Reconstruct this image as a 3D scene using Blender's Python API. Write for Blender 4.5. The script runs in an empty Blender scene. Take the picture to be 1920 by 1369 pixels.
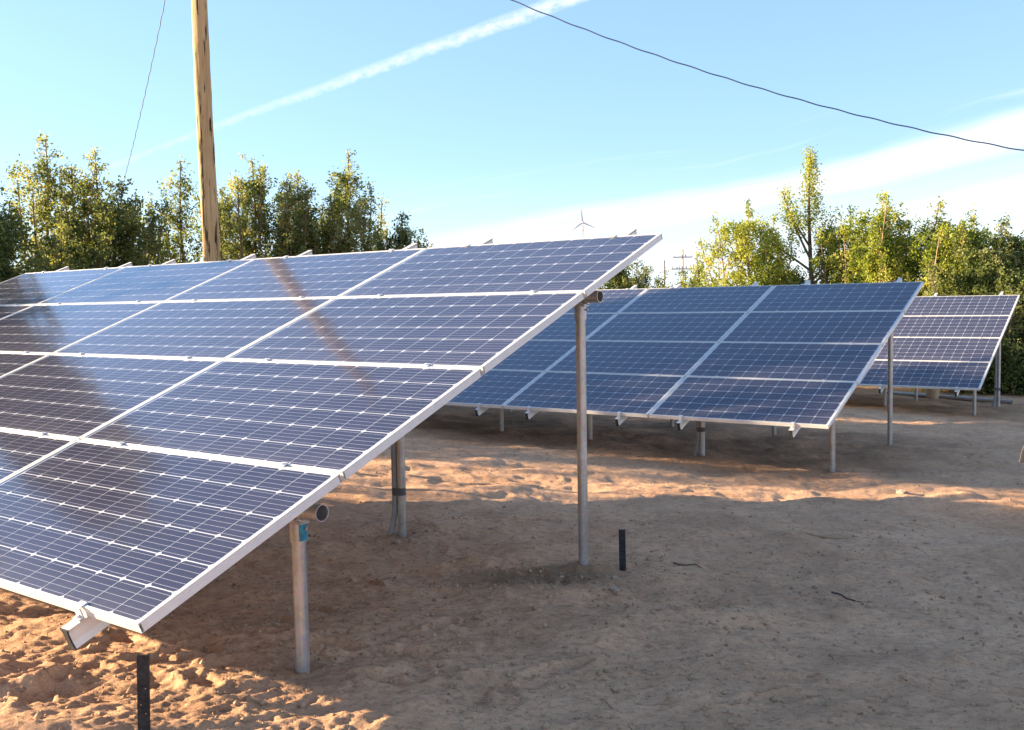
import bpy, math, random
import numpy as np
from mathutils import Vector, Matrix

R = math.radians
scene = bpy.context.scene
col = scene.collection
CAMH = 1.57

# ------------------------------------------------------------------ camera
cam_data = bpy.data.cameras.new("camera")
cam = bpy.data.objects.new("camera", cam_data)
col.objects.link(cam)
cam_data.sensor_fit = 'HORIZONTAL'; cam_data.sensor_width = 36.0; cam_data.lens = 34.03
cam_data.clip_start = 0.05; cam_data.clip_end = 6000
pitch, roll = 0.0639746, -0.0168266
cp, sp, cr, sr = math.cos(pitch), math.sin(pitch), math.cos(roll), math.sin(roll)
fwd = Vector((0, cp, -sp)); up0 = Vector((0, sp, cp)); rt0 = Vector((1, 0, 0))
rt = rt0 * cr + up0 * sr; up = up0 * cr - rt0 * sr
m = Matrix.Identity(4)
for i in range(3):
    m[i][0] = rt[i]; m[i][1] = up[i]; m[i][2] = -fwd[i]
m[2][3] = CAMH
cam.matrix_world = m
scene.camera = cam

# ------------------------------------------------------------------ sun and sky
SUN_EL = 13.5
sdir = Vector((-0.973, 0.231, math.tan(R(SUN_EL)))).normalized()
sun_data = bpy.data.lights.new("sun", 'SUN')
sun_data.energy = 3.6; sun_data.angle = R(0.6); sun_data.color = (1.0, 0.78, 0.50)
sun = bpy.data.objects.new("sun", sun_data); col.objects.link(sun)
sun.rotation_euler = sdir.to_track_quat('Z', 'Y').to_euler()

scene.view_settings.view_transform = 'Standard'
scene.view_settings.look = 'None'
scene.view_settings.gamma = 1.0
scene.view_settings.use_curve_mapping = False
scene.view_settings.exposure = 2.62
scene.cycles.max_bounces = 6; scene.cycles.diffuse_bounces = 3; scene.cycles.glossy_bounces = 3
scene.cycles.transparent_max_bounces = 10
scene.cycles.sample_clamp_indirect = 6.0
scene.cycles.use_denoising = True

world = bpy.data.worlds.new("World"); scene.world = world; world.use_nodes = True
nt = world.node_tree; nt.nodes.clear()
N = nt.nodes; Lk = nt.links
def wmath(op, a, b=None, c=None):
    n = N.new('ShaderNodeMath'); n.operation = op
    for i, v in enumerate((a, b, c)):
        if v is None: continue
        if isinstance(v, (int, float)): n.inputs[i].default_value = v
        else: Lk.new(v, n.inputs[i])
    return n.outputs[0]
def wramp(v, a, b, lo=0.0, hi=1.0):
    n = N.new('ShaderNodeMapRange'); n.interpolation_type = 'SMOOTHSTEP'
    Lk.new(v, n.inputs[0]); n.inputs[1].default_value = a; n.inputs[2].default_value = b
    n.inputs[3].default_value = lo; n.inputs[4].default_value = hi
    return n.outputs[0]
sky = N.new('ShaderNodeTexSky'); sky.sky_type = 'NISHITA'; sky.sun_disc = False
sky.sun_elevation = R(SUN_EL); sky.sun_rotation = math.atan2(sdir.x, sdir.y)
sky.altitude = 600; sky.air_density = 1.0; sky.dust_density = 0.6; sky.ozone_density = 1.3
tc = N.new('ShaderNodeTexCoord')
sep = N.new('ShaderNodeSeparateXYZ'); Lk.new(tc.outputs['Generated'], sep.inputs[0])
el = wmath('MULTIPLY', wmath('ARCSINE', sep.outputs[2]), 180 / math.pi)            # degrees above horizon
az = wmath('MULTIPLY', wmath('ARCTAN2', sep.outputs[0], sep.outputs[1]), 180 / math.pi)  # degrees to the right of +Y
def wnoise(vx, vy, sx, sy, detail=4, rough=0.55, off=0.0):
    cmb = N.new('ShaderNodeCombineXYZ')
    Lk.new(wmath('MULTIPLY', vx, sx), cmb.inputs[0]); Lk.new(wmath('MULTIPLY', vy, sy), cmb.inputs[1]); cmb.inputs[2].default_value = off
    n = N.new('ShaderNodeTexNoise'); n.inputs['Scale'].default_value = 1.0; n.inputs['Detail'].default_value = detail; n.inputs['Roughness'].default_value = rough
    Lk.new(cmb.outputs[0], n.inputs['Vector']); return n.outputs['Fac']
# cirrus: long streaks that climb to the right
tilt = wmath('SUBTRACT', el, wmath('MULTIPLY', az, 0.16))
warp = wnoise(az, tilt, 0.06, 0.15, 3, 0.5, 3.1)
tw = wmath('ADD', tilt, wmath('MULTIPLY', wmath('SUBTRACT', warp, 0.5), 2.4))
st = wnoise(az, tw, 0.035, 0.75, 6, 0.55, 7.7)
st2 = wnoise(az, tw, 0.12, 2.6, 5, 0.6, 1.7)
streak = wmath('ADD', wmath('MULTIPLY', st, 0.72), wmath('MULTIPLY', st2, 0.28))
# one bright band, a bluer gap below it, then a thin veil over the horizon
b1 = wmath('MULTIPLY', wmath('MULTIPLY', wramp(tw, 5.1, 4.1), wramp(tw, 2.2, 3.3)), 0.92)
b2 = wmath('MULTIPLY', wramp(tw, 2.3, 0.9), 0.72)
b3 = wmath('MULTIPLY', wramp(tw, 4.6, 3.6), 0.30)
bank = wmath('MULTIPLY', wmath('MAXIMUM', wmath('MAXIMUM', b1, b2), b3), wramp(streak, 0.30, 0.60, 0.25, 1.0))
wisp = wmath('MULTIPLY', wramp(streak, 0.54, 0.72), wmath('MULTIPLY', wramp(tw, 9.0, 6.0), 0.5))
left_fade = wramp(az, -14.0, -2.0, 0.22, 1.0)
cirrus = wmath('MULTIPLY', wmath('MAXIMUM', bank, wisp), left_fade)
# contrail: great circle through two directions
d1 = Vector((0.0574, 0.955, 0.291)).normalized(); d2 = Vector((-0.3807, 0.9152, 0.1324)).normalized()
nn = d1.cross(d2).normalized(); al = (d1 - d2).normalized()
def wdot(vec):
    n = N.new('ShaderNodeVectorMath'); n.operation = 'DOT_PRODUCT'; Lk.new(tc.outputs['Generated'], n.inputs[0]); n.inputs[1].default_value = vec
    return n.outputs['Value']
dist = wmath('MULTIPLY', wdot(nn), 180 / math.pi)
along = wmath('MULTIPLY', wdot(al), 180 / math.pi)
cn = wnoise(along, dist, 1.5, 2.2, 6, 0.62, 0.0)
cn2 = wnoise(along, dist, 0.12, 0.1, 2, 0.5, 4.0)
dd = wmath('ABSOLUTE', wmath('ADD', wmath('ADD', dist, wmath('MULTIPLY', wmath('SUBTRACT', cn, 0.5), 0.30)), wmath('MULTIPLY', wmath('SUBTRACT', cn2, 0.5), 0.5)))
wid = wramp(along, -14.0, 16.0, 0.20, 0.50)
trail = wmath('SUBTRACT', 1.0, wmath('DIVIDE', dd, wid)); trail = wmath('MAXIMUM', trail, 0.0)
trail = wmath('MULTIPLY', wmath('POWER', trail, 0.8), wramp(along, -16.0, 14.0, 0.26, 1.0))
trail = wmath('MULTIPLY', trail, wramp(cn, 0.30, 0.66, 0.25, 0.85))
trail = wmath('MULTIPLY', trail, wramp(sep.outputs[1], 0.0, 0.3))
cloud = wmath('MINIMUM', wmath('ADD', cirrus, trail), 0.95)
hz = wramp(el, 9.0, -1.0, 0.0, 0.75)       # pale air low down
mixh = N.new('ShaderNodeMixRGB'); Lk.new(hz, mixh.inputs[0])
gain = N.new('ShaderNodeMixRGB'); gain.blend_type = 'MULTIPLY'; gain.inputs[0].default_value = 1.0
gain.inputs[2].default_value = (0.57, 0.755, 0.98, 1)
gam = N.new('ShaderNodeGamma'); gam.inputs[1].default_value = 0.55   # softens the step from zenith to horizon, the same all round
Lk.new(sky.outputs[0], gam.inputs[0]); Lk.new(gam.outputs[0], gain.inputs[1])
Lk.new(gain.outputs[0], mixh.inputs[1]); mixh.inputs[2].default_value = (1.65, 2.0, 2.25, 1)
mixc = N.new('ShaderNodeMixRGB'); Lk.new(cloud, mixc.inputs[0]); Lk.new(mixh.outputs[0], mixc.inputs[1]); mixc.inputs[2].default_value = (2.1, 2.2, 2.3, 1)
bg = N.new('ShaderNodeBackground'); bg.inputs['Strength'].default_value = 0.10
Lk.new(mixc.outputs[0], bg.inputs[0])
wo = N.new('ShaderNodeOutputWorld'); Lk.new(bg.outputs[0], wo.inputs[0])

# ------------------------------------------------------------------ helpers
rng = np.random.default_rng(11)
random.seed(5)

def tag(o, label=None, cat=None, group=None, kind=None):
    if label: o['label'] = label
    if cat: o['category'] = cat
    if group: o['group'] = group
    if kind: o['kind'] = kind
    return o

def empty(name, loc, label, cat, group=None):
    o = bpy.data.objects.new(name, None); col.objects.link(o); o.location = loc
    o.empty_display_size = 0.3
    return tag(o, label, cat, group)

class MB:
    def __init__(s): s.v = []; s.f = []; s.mi = []; s.n = 0
    def add(s, v, f, mi=0):
        s.v.append(np.asarray(v, float)); s.f += [tuple(i + s.n for i in q) for q in f]; s.mi += [mi] * len(f); s.n += len(v)
    def box(s, c, d, M=None, mi=0):
        x, y, z = [k / 2 for k in d]
        v = np.array([(-x,-y,-z),(x,-y,-z),(x,y,-z),(-x,y,-z),(-x,-y,z),(x,-y,z),(x,y,z),(-x,y,z)]) 
        if M is not None: v = v @ np.array(M).T
        v = v + np.array(c)
        s.add(v, [(0,3,2,1),(4,5,6,7),(0,1,5,4),(1,2,6,5),(2,3,7,6),(3,0,4,7)], mi)
    def tube(s, pts, rad, n=12, caps=True, mi=0):
        pts = [np.array(p, float) for p in pts]
        if np.isscalar(rad): rad = [rad] * len(pts)
        rings = []
        ref = None
        for i, p in enumerate(pts):
            t = pts[min(i + 1, len(pts) - 1)] - pts[max(i - 1, 0)]; t = t / (np.linalg.norm(t) + 1e-9)
            if ref is None:
                ref = np.array([1.0, 0, 0]) if abs(t[0]) < 0.8 else np.array([0, 1.0, 0])
            a = ref - t * (ref @ t); a /= np.linalg.norm(a); b = np.cross(t, a); ref = a
            ang = np.arange(n) * 2 * math.pi / n
            rings.append(p + rad[i] * (np.cos(ang)[:, None] * a + np.sin(ang)[:, None] * b))
        v = np.concatenate(rings); f = []
        for i in range(len(pts) - 1):
            for j in range(n):
                k = (j + 1) % n
                f.append((i*n+j, i*n+k, (i+1)*n+k, (i+1)*n+j))
        if caps:
            f.append(tuple(range(n))[::-1]); f.append(tuple((len(pts)-1)*n + j for j in range(n)))
        s.add(v, f, mi)
    def pipe(s, p0, p1, ro, ri, n=20, mi=0):   # hollow, open at both ends
        p0 = np.array(p0, float); p1 = np.array(p1, float); t = (p1-p0)/np.linalg.norm(p1-p0)
        ref = np.array([0,0,1.0]) if abs(t[2]) < .8 else np.array([1.0,0,0])
        a = ref - t*(ref@t); a /= np.linalg.norm(a); b = np.cross(t, a); ang = np.arange(n)*2*math.pi/n
        ring = np.cos(ang)[:,None]*a + np.sin(ang)[:,None]*b
        v = np.concatenate([p0+ro*ring, p1+ro*ring, p1+ri*ring, p0+ri*ring]); f = []
        for q in range(4):
            for j in range(n):
                k = (j+1) % n; q2 = (q+1) % 4
                f.append((q*n+j, q*n+k, q2*n+k, q2*n+j))
        s.add(v, f, mi)
    def prism(s, poly, p0, p1, ax, ay, mi=0):  # polygon in (ax, ay) swept p0 -> p1
        p0 = np.array(p0, float); p1 = np.array(p1, float); ax = np.array(ax, float); ay = np.array(ay, float)
        k = len(poly); v = [p0 + a*ax + b*ay for a, b in poly] + [p1 + a*ax + b*ay for a, b in poly]
        f = [(i, (i+1) % k, k+(i+1) % k, k+i) for i in range(k)] + [tuple(range(k))[::-1], tuple(range(k, 2*k))]
        s.add(v, f, mi)
    def mesh(s, name, mats, smooth=False, angle=40):
        me = bpy.data.meshes.new(name); me.from_pydata(np.concatenate(s.v).tolist(), [], s.f)
        if not isinstance(mats, (list, tuple)): mats = [mats]
        for mt in mats: me.materials.append(mt)
        if len(mats) > 1: me.polygons.foreach_set('material_index', s.mi)
        me.validate(); me.update()
        if smooth:
            me.polygons.foreach_set('use_smooth', [True] * len(me.polygons))
            try: me.set_sharp_from_angle(angle=R(angle))
            except Exception: pass
        return me

def link(name, me, parent=None, mat4=None):
    o = bpy.data.objects.new(name, me); col.objects.link(o)
    if parent is not None: o.parent = parent
    if mat4 is not None: o.matrix_local = mat4
    return o

def fast_mesh(name, v, quads, mat, smooth=False):
    me = bpy.data.meshes.new(name); nv = len(v); nq = len(quads); k = quads.shape[1]
    me.vertices.add(nv); me.vertices.foreach_set('co', np.asarray(v, np.float32).ravel())
    me.loops.add(nq*k); me.loops.foreach_set('vertex_index', np.asarray(quads, np.int32).ravel())
    me.polygons.add(nq); me.polygons.foreach_set('loop_start', np.arange(0, nq*k, k, dtype=np.int32))
    if smooth: me.polygons.foreach_set('use_smooth', np.ones(nq, bool))
    me.update(calc_edges=True); me.materials.append(mat)
    return me

# ------------------------------------------------------------------ noise and ground height
def hash2(ix, iy, seed):
    h = (ix.astype(np.int64) * 374761393 + iy.astype(np.int64) * 668265263 + seed * 982451653) & 0x7fffffff
    h = ((h ^ (h >> 13)) * 1274126177) & 0x7fffffff
    return ((h ^ (h >> 16)) & 0xffff) / 65535.0
def vnoise(x, y, seed=0):
    ix = np.floor(x); iy = np.floor(y); fx = x-ix; fy = y-iy
    ux = fx*fx*fx*(fx*(fx*6-15)+10); uy = fy*fy*fy*(fy*(fy*6-15)+10)
    a = hash2(ix, iy, seed); b = hash2(ix+1, iy, seed); c = hash2(ix, iy+1, seed); d = hash2(ix+1, iy+1, seed)
    return (a*(1-ux)+b*ux)*(1-uy) + (c*(1-ux)+d*ux)*uy - 0.5
def fbm(x, y, seed=0, o=4, g=0.5):
    s = 0; a = 1.0; f = 1.0
    for i in range(o):
        s = s + a*vnoise(x*f*1.0+17.3*i, y*f-9.1*i, seed+i); a *= g; f *= 2.03
    return s

GP = np.array([(-.93,4.04),(.38,5.87),(-.79,6.72),(3.43,10.23),(4.76,12.05),(2.19,11.14),(-.1,12.8),(.96,12.03),(3.5,12.96),(7.9,16.7),(9.34,18.46),(6.74,17.6)])
GW = [0.0217, 0.0497, -0.0529, -0.0433, 0.0412, -0.0342, 0.014, 0.0024, 0.0078, -0.0572, -0.0076, 0.0796]
def gbase(x, y):
    x = np.asarray(x, float); y = np.asarray(y, float)
    rr = np.hypot(x, y); k = np.where(rr > 30, 30 / np.maximum(rr, 1e-6), 1.0)   # the slope levels out past 30 m
    z = -0.03525512 * x*k - 0.01264499 * y*k
    for (px, py), w in zip(GP, GW): z = z + w*np.exp(-((x-px)**2+(y-py)**2)/(2*1.6**2))
    return z
def gz(x, y): return float(gbase(x, y))

# ------------------------------------------------------------------ materials
def mat(name):
    mt = bpy.data.materials.new(name); mt.use_nodes = True; n = mt.node_tree; b = n.nodes['Principled BSDF']
    return mt, n, b
def nd(n, t, **kw):
    x = n.nodes.new(t)
    for k, v in kw.items():
        if hasattr(x, k): setattr(x, k, v)
        else: x.inputs[k].default_value = v
    return x
def noise_tex(n, scale, detail=4, rough=0.55, vec=None):
    t = nd(n, 'ShaderNodeTexNoise'); t.inputs['Scale'].default_value = scale; t.inputs['Detail'].default_value = detail; t.inputs['Roughness'].default_value = rough
    if vec is not None: n.links.new(vec, t.inputs['Vector'])
    return t
def ramp(n, fac, stops):
    r = n.nodes.new('ShaderNodeValToRGB'); n.links.new(fac, r.inputs[0]); e = r.color_ramp.elements
    while len(e) < len(stops): e.new(0.5)
    for i, (p, c) in enumerate(stops): e[i].position = p; e[i].color = (*c, 1)
    return r.outputs[0]
def mix(n, f, a, b, mode='MIX'):
    x = n.nodes.new('ShaderNodeMixRGB'); x.blend_type = mode
    for i, v in enumerate((f, a, b)):
        if isinstance(v, (int, float)): x.inputs[i].default_value = v
        elif isinstance(v, tuple): x.inputs[i].default_value = (*v, 1)
        else: n.links.new(v, x.inputs[i])
    return x.outputs[0]
def bump(n, h, strength, dist, b, prev=None):
    x = n.nodes.new('ShaderNodeBump'); x.inputs['Strength'].default_value = strength; x.inputs['Distance'].default_value = dist
    n.links.new(h, x.inputs['Height'])
    if prev is not None: n.links.new(prev, x.inputs['Normal'])
    if b is not None: n.links.new(x.outputs[0], b.inputs['Normal'])
    return x.outputs[0]

def mat_dirt():
    mt, n, b = mat('sandy_dirt')
    tc = nd(n, 'ShaderNodeTexCoord'); P = tc.outputs['Object']
    a = noise_tex(n, 0.45, 5, 0.6, P); c = noise_tex(n, 2.6, 6, 0.65, P); d = noise_tex(n, 24, 6, 0.7, P); e = noise_tex(n, 140, 3, 0.7, P)
    base = ramp(n, a.outputs['Fac'], [(0.30, (0.56, 0.325, 0.20)), (0.52, (0.655, 0.39, 0.242)), (0.72, (0.70, 0.425, 0.27))])
    v = ramp(n, c.outputs['Fac'], [(0.30, (0.66, 0.64, 0.62)), (0.55, (1.0, 1.0, 1.0)), (0.75, (1.12, 1.10, 1.06))])
    base = mix(n, 0.75, base, v, 'MULTIPLY')
    v2 = ramp(n, d.outputs['Fac'], [(0.30, (0.38, 0.36, 0.34)), (0.44, (0.96, 0.96, 0.96)), (0.7, (1.12, 1.12, 1.12))])
    base = mix(n, 0.65, base, v2, 'MULTIPLY')
    v3 = ramp(n, e.outputs['Fac'], [(0.34, (0.66, 0.66, 0.66)), (0.6, (1.1, 1.1, 1.1))])
    base = mix(n, 0.5, base, v3, 'MULTIPLY')
    mpf = nd(n, 'ShaderNodeMapping'); mpf.inputs['Scale'].default_value = (16, 34, 16); mpf.inputs['Rotation'].default_value = (0, 0, 0.25); n.links.new(P, mpf.inputs['Vector'])
    fl = noise_tex(n, 1.0, 7, 0.75, mpf.outputs[0])
    base = mix(n, 0.8, base, ramp(n, fl.outputs['Fac'], [(0.36, (0.52, 0.50, 0.49)), (0.45, (0.97, 0.97, 0.97)), (0.66, (1.14, 1.13, 1.12))]), 'MULTIPLY')
    # dampness of freshly turned soil, plus painted-in shade under rows and round posts
    at = nd(n, 'ShaderNodeAttribute', attribute_name='damp_shade')
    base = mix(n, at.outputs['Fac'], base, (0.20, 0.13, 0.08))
    n.links.new(base, b.inputs['Base Color']); b.inputs['Roughness'].default_value = 0.95; b.inputs['Specular IOR Level'].default_value = 0.15
    f = noise_tex(n, 9, 6, 0.7, P); vz = nd(n, 'ShaderNodeTexVoronoi'); vz.inputs['Scale'].default_value = 34; n.links.new(P, vz.inputs['Vector'])
    b1 = bump(n, f.outputs['Fac'], 0.8, 0.022, None)
    b2 = bump(n, d.outputs['Fac'], 1.0, 0.014, None, b1)
    b3 = bump(n, fl.outputs['Fac'], 0.9, 0.010, None, b2)
    bump(n, e.outputs['Fac'], 0.7, 0.004, b, b3)
    return mt
M_DIRT = mat_dirt()

def mat_plain(name, c, rough=0.5, metal=0.0, var=0.15, scale=12, bumpd=0.0, spec=0.5, var_cols=None):
    mt, n, b = mat(name); tc = nd(n, 'ShaderNodeTexCoord')
    t = noise_tex(n, scale, 5, 0.6, tc.outputs['Object'])
    lo = tuple(k*(1-var) for k in c); hi = tuple(min(1, k*(1+var)) for k in c)
    n.links.new(ramp(n, t.outputs['Fac'], [(0.3, lo), (0.7, hi)]), b.inputs['Base Color'])
    b.inputs['Roughness'].default_value = rough; b.inputs['Metallic'].default_value = metal; b.inputs['Specular IOR Level'].default_value = spec
    if bumpd: bump(n, t.outputs['Fac'], 0.7, bumpd, b)
    return mt
M_FRAME = mat_plain('anodised_frame', (0.70, 0.68, 0.67), 0.42, 0.10, 0.05, 20)
M_RAIL = mat_plain('mill_aluminium', (0.68, 0.67, 0.66), 0.42, 0.2, 0.08, 14)
M_DARK = mat_plain('black_plastic', (0.02, 0.02, 0.022), 0.6, 0, 0.2)
M_BACK = mat_plain('white_backsheet', (0.62, 0.62, 0.65), 0.5, 0, 0.03)
M_TAPE = mat_plain('dark_tape', (0.09, 0.09, 0.095), 0.5, 0, 0.2)
M_BLUE = mat_plain('blue_collar_paint', (0.015, 0.20, 0.32), 0.5, 0.0, 0.5, 45, 0.001)
M_STAKE = mat_plain('black_stake_steel', (0.028, 0.028, 0.03), 0.7, 0.3, 0.8, 60, 0.001)
M_WIRE = mat_plain('wire_sheath', (0.13, 0.18, 0.27), 0.6, 0, 0.1)
M_GREY = mat_plain('conduit_grey', (0.30, 0.30, 0.31), 0.6, 0, 0.15)
M_BARK = mat_plain('bark', (0.17, 0.115, 0.075), 0.9, 0, 0.45, 9, 0.01, 0.2)
M_BARKL = mat_plain('pale_bark', (0.36, 0.24, 0.15), 0.9, 0, 0.4, 9, 0.01, 0.2)
M_TWIG = mat_plain('twig_bark', (0.085, 0.065, 0.055), 0.9, 0, 0.4, 40)
M_STONE = mat_plain('stone', (0.38, 0.28, 0.21), 0.9, 0, 0.3, 30, 0.004)
M_CRUMB = mat_plain('soil_crumb', (0.38, 0.25, 0.155), 0.95, 0, 0.45, 3)
M_TURB = mat_plain('turbine_steel', (0.62, 0.62, 0.66), 0.6, 0.2, 0.1)
M_FAR = mat_plain('hazed_pole_wood', (0.55, 0.46, 0.42), 0.9, 0, 0.2, 3)  # far pole wood, lightened so distance haze sits in its colour
M_LUMBER = mat_plain('lumber', (0.50, 0.36, 0.24), 0.85, 0, 0.2, 8)
M_RUBBER = mat_plain('tyre_rubber', (0.03, 0.03, 0.032), 0.75, 0, 0.3, 20)
M_CHROME = mat_plain('wheel_steel', (0.65, 0.66, 0.7), 0.25, 0.9, 0.1)
M_PAINT = mat_plain('trailer_paint', (0.10, 0.10, 0.11), 0.4, 0.2, 0.15)
M_RED = mat_plain('red_plastic', (0.45, 0.06, 0.05), 0.5, 0, 0.2)

def mat_galv():
    mt, n, b = mat('galvanised_steel'); tc = nd(n, 'ShaderNodeTexCoord'); P = tc.outputs['Object']
    v = nd(n, 'ShaderNodeTexVoronoi'); v.inputs['Scale'].default_value = 55; n.links.new(P, v.inputs['Vector'])
    a = noise_tex(n, 6, 6, 0.65, P)
    mp = nd(n, 'ShaderNodeMapping'); mp.inputs['Scale'].default_value = (60, 60, 2.5); n.links.new(P, mp.inputs['Vector'])
    s = noise_tex(n, 1.0, 4, 0.6, mp.outputs[0])
    c = ramp(n, a.outputs['Fac'], [(0.3, (0.40, 0.40, 0.40)), (0.7, (0.58, 0.58, 0.59))])
    c = mix(n, 0.22, c, v.outputs['Color'], 'SOFT_LIGHT')
    c = mix(n, 0.5, c, ramp(n, s.outputs['Fac'], [(0.35, (0.72, 0.70, 0.67)), (0.6, (1.05, 1.05, 1.05))]), 'MULTIPLY')
    n.links.new(c, b.inputs['Base Color']); b.inputs['Metallic'].default_value = 0.75
    n.links.new(ramp(n, s.outputs['Fac'], [(0.3, (0.34,)*3), (0.7, (0.5,)*3)]), b.inputs['Roughness'])
    bump(n, a.outputs['Fac'], 0.3, 0.002, b)
    return mt
M_GALV = mat_galv()

def mat_cell():
    mt, n, b = mat('silicon_cell'); tc = nd(n, 'ShaderNodeTexCoord'); sp_ = nd(n, 'ShaderNodeSeparateXYZ'); n.links.new(tc.outputs['UV'], sp_.inputs[0])
    def mth(op, a, bb=None):
        x = nd(n, 'ShaderNodeMath', operation=op)
        for i, q in enumerate((a, bb)):
            if q is None: continue
            if isinstance(q, (int, float)): x.inputs[i].default_value = q
            else: n.links.new(q, x.inputs[i])
        return x.outputs[0]
    y = mth('FRACT', mth('MULTIPLY', sp_.outputs[1], 5.0))       # five ribbons along the long side
    rib = mth('LESS_THAN', mth('ABSOLUTE', mth('SUBTRACT', y, 0.5)), 0.020)
    t = noise_tex(n, 3.0, 3, 0.5, tc.outputs['Object'])
    info = nd(n, 'ShaderNodeObjectInfo')
    c = ramp(n, t.outputs['Fac'], [(0.3, (0.008, 0.008, 0.034)), (0.7, (0.013, 0.012, 0.046))])
    rv = ramp(n, info.outputs['Random'], [(0.0, (0.80, 0.84, 0.92)), (0.5, (1.0, 1.0, 1.0)), (1.0, (1.22, 1.12, 1.10))])
    c = mix(n, 1.0, c, rv, 'MULTIPLY')
    c = mix(n, rib, c, (0.60, 0.60, 0.68))
    n.links.new(c, b.inputs['Base Color'])
    b.inputs['Roughness'].default_value = 0.5; b.inputs['Specular IOR Level'].default_value = 0.1
    return mt
M_CELL = mat_cell()

def mat_glass():
    mt = bpy.data.materials.new('dusty_panel_glass'); mt.use_nodes = True; n = mt.node_tree; n.nodes.clear()
    out = n.nodes.new('ShaderNodeOutputMaterial'); tr = n.nodes.new('ShaderNodeBsdfTransparent'); tr.inputs[0].default_value = (0.95, 0.96, 0.97, 1)
    gl = n.nodes.new('ShaderNodeBsdfGlossy'); gl.inputs['Roughness'].default_value = 0.095; gl.inputs[0].default_value = (0.86, 0.91, 1, 1)
    df = n.nodes.new('ShaderNodeBsdfDiffuse'); df.inputs[0].default_value = (0.58, 0.54, 0.62, 1)
    # Schlick reflectance, the same from either side of the pane
    geo = n.nodes.new('ShaderNodeNewGeometry'); dp = n.nodes.new('ShaderNodeVectorMath'); dp.operation = 'DOT_PRODUCT'
    n.links.new(geo.outputs['Normal'], dp.inputs[0]); n.links.new(geo.outputs['Incoming'], dp.inputs[1])
    def mth(op, a, bb=None):
        x = n.nodes.new('ShaderNodeMath'); x.operation = op
        for i, q in enumerate((a, bb)):
            if q is None: continue
            if isinstance(q, (int, float)): x.inputs[i].default_value = q
            else: n.links.new(q, x.inputs[i])
        return x.outputs[0]
    fres = mth('ADD', mth('MULTIPLY', mth('POWER', mth('SUBTRACT', 1.0, mth('ABSOLUTE', dp.outputs['Value'])), 5.0), 0.975), 0.025)
    tc = nd(n, 'ShaderNodeTexCoord'); P = tc.outputs['Object']
    inf = n.nodes.new('ShaderNodeObjectInfo'); shf = n.nodes.new('ShaderNodeVectorMath'); shf.operation = 'MULTIPLY_ADD'
    cb = n.nodes.new('ShaderNodeCombineXYZ'); n.links.new(inf.outputs['Random'], cb.inputs[0]); n.links.new(inf.outputs['Random'], cb.inputs[1])
    n.links.new(cb.outputs[0], shf.inputs[0]); shf.inputs[1].default_value = (37, 53, 0); n.links.new(P, shf.inputs[2]); P0_ = P; P = shf.outputs[0]
    t = noise_tex(n, 2.2, 5, 0.6, P); t2 = noise_tex(n, 60, 4, 0.7, P)
    # film of dirt settled along the lower edge, and run-down streaks
    sy = n.nodes.new('ShaderNodeSeparateXYZ'); n.links.new(P0_, sy.inputs[0])
    mpd = n.nodes.new('ShaderNodeMapping'); mpd.inputs['Scale'].default_value = (26, 1.6, 1); n.links.new(P, mpd.inputs['Vector'])
    stn = noise_tex(n, 1.0, 4, 0.6, mpd.outputs[0])
    edge = n.nodes.new('ShaderNodeMapRange'); n.links.new(sy.outputs[1], edge.inputs[0]); edge.inputs[1].default_value = -0.49; edge.inputs[2].default_value = -0.33; edge.inputs[3].default_value = 0.10; edge.inputs[4].default_value = 0.012
    dirt = n.nodes.new('ShaderNodeMath'); dirt.operation = 'MULTIPLY'; n.links.new(edge.outputs[0], dirt.inputs[0]); n.links.new(stn.outputs['Fac'], dirt.inputs[1])
    dust = nd(n, 'ShaderNodeMath', operation='MULTIPLY'); n.links.new(ramp(n, t.outputs['Fac'], [(0.3, (0.020,)*3), (0.7, (0.045,)*3)]), dust.inputs[0])
    n.links.new(ramp(n, t2.outputs['Fac'], [(0.3, (0.8,)*3), (0.65, (1.15,)*3)]), dust.inputs[1])
    dsum = n.nodes.new('ShaderNodeMath'); dsum.operation = 'ADD'; n.links.new(dust.outputs[0], dsum.inputs[0]); n.links.new(dirt.outputs[0], dsum.inputs[1])
    big = noise_tex(n, 1.3, 2, 0.5, P)
    nb = bump(n, big.outputs['Fac'], 0.5, 0.006, None)
    n.links.new(nb, gl.inputs['Normal'])
    m1 = n.nodes.new('ShaderNodeMixShader'); n.links.new(dsum.outputs[0], m1.inputs[0]); n.links.new(tr.outputs[0], m1.inputs[1]); n.links.new(df.outputs[0], m1.inputs[2])
    m2 = n.nodes.new('ShaderNodeMixShader'); n.links.new(fres, m2.inputs[0]); n.links.new(m1.outputs[0], m2.inputs[1]); n.links.new(gl.outputs[0], m2.inputs[2])
    n.links.new(m2.outputs[0], out.inputs[0])
    return mt
M_GLASS = mat_glass()

def mat_leaf(name, cols):
    mt, n, b = mat(name); at = nd(n, 'ShaderNodeAttribute', attribute_name='tint')
    c = ramp(n, at.outputs['Fac'], [(0.0, cols[0]), (0.45, cols[1]), (1.0, cols[2])])
    n.links.new(c, b.inputs['Base Color']); b.inputs['Roughness'].default_value = 0.6; b.inputs['Specular IOR Level'].default_value = 0.25
    tl = n.nodes.new('ShaderNodeBsdfTranslucent'); n.links.new(mix(n, 1.0, c, (1.0, 0.95, 0.55), 'MULTIPLY'), tl.inputs[0])
    ms = n.nodes.new('ShaderNodeMixShader'); ms.inputs[0].default_value = 0.55
    n.links.new(b.outputs[0], ms.inputs[1]); n.links.new(tl.outputs[0], ms.inputs[2])
    n.links.new(ms.outputs[0], n.nodes['Material Output'].inputs[0])
    return mt
M_LEAF_OLIVE = mat_leaf('olive_leaves', [(0.065, 0.100, 0.034), (0.23, 0.275, 0.085), (0.46, 0.44, 0.22)])
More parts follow.
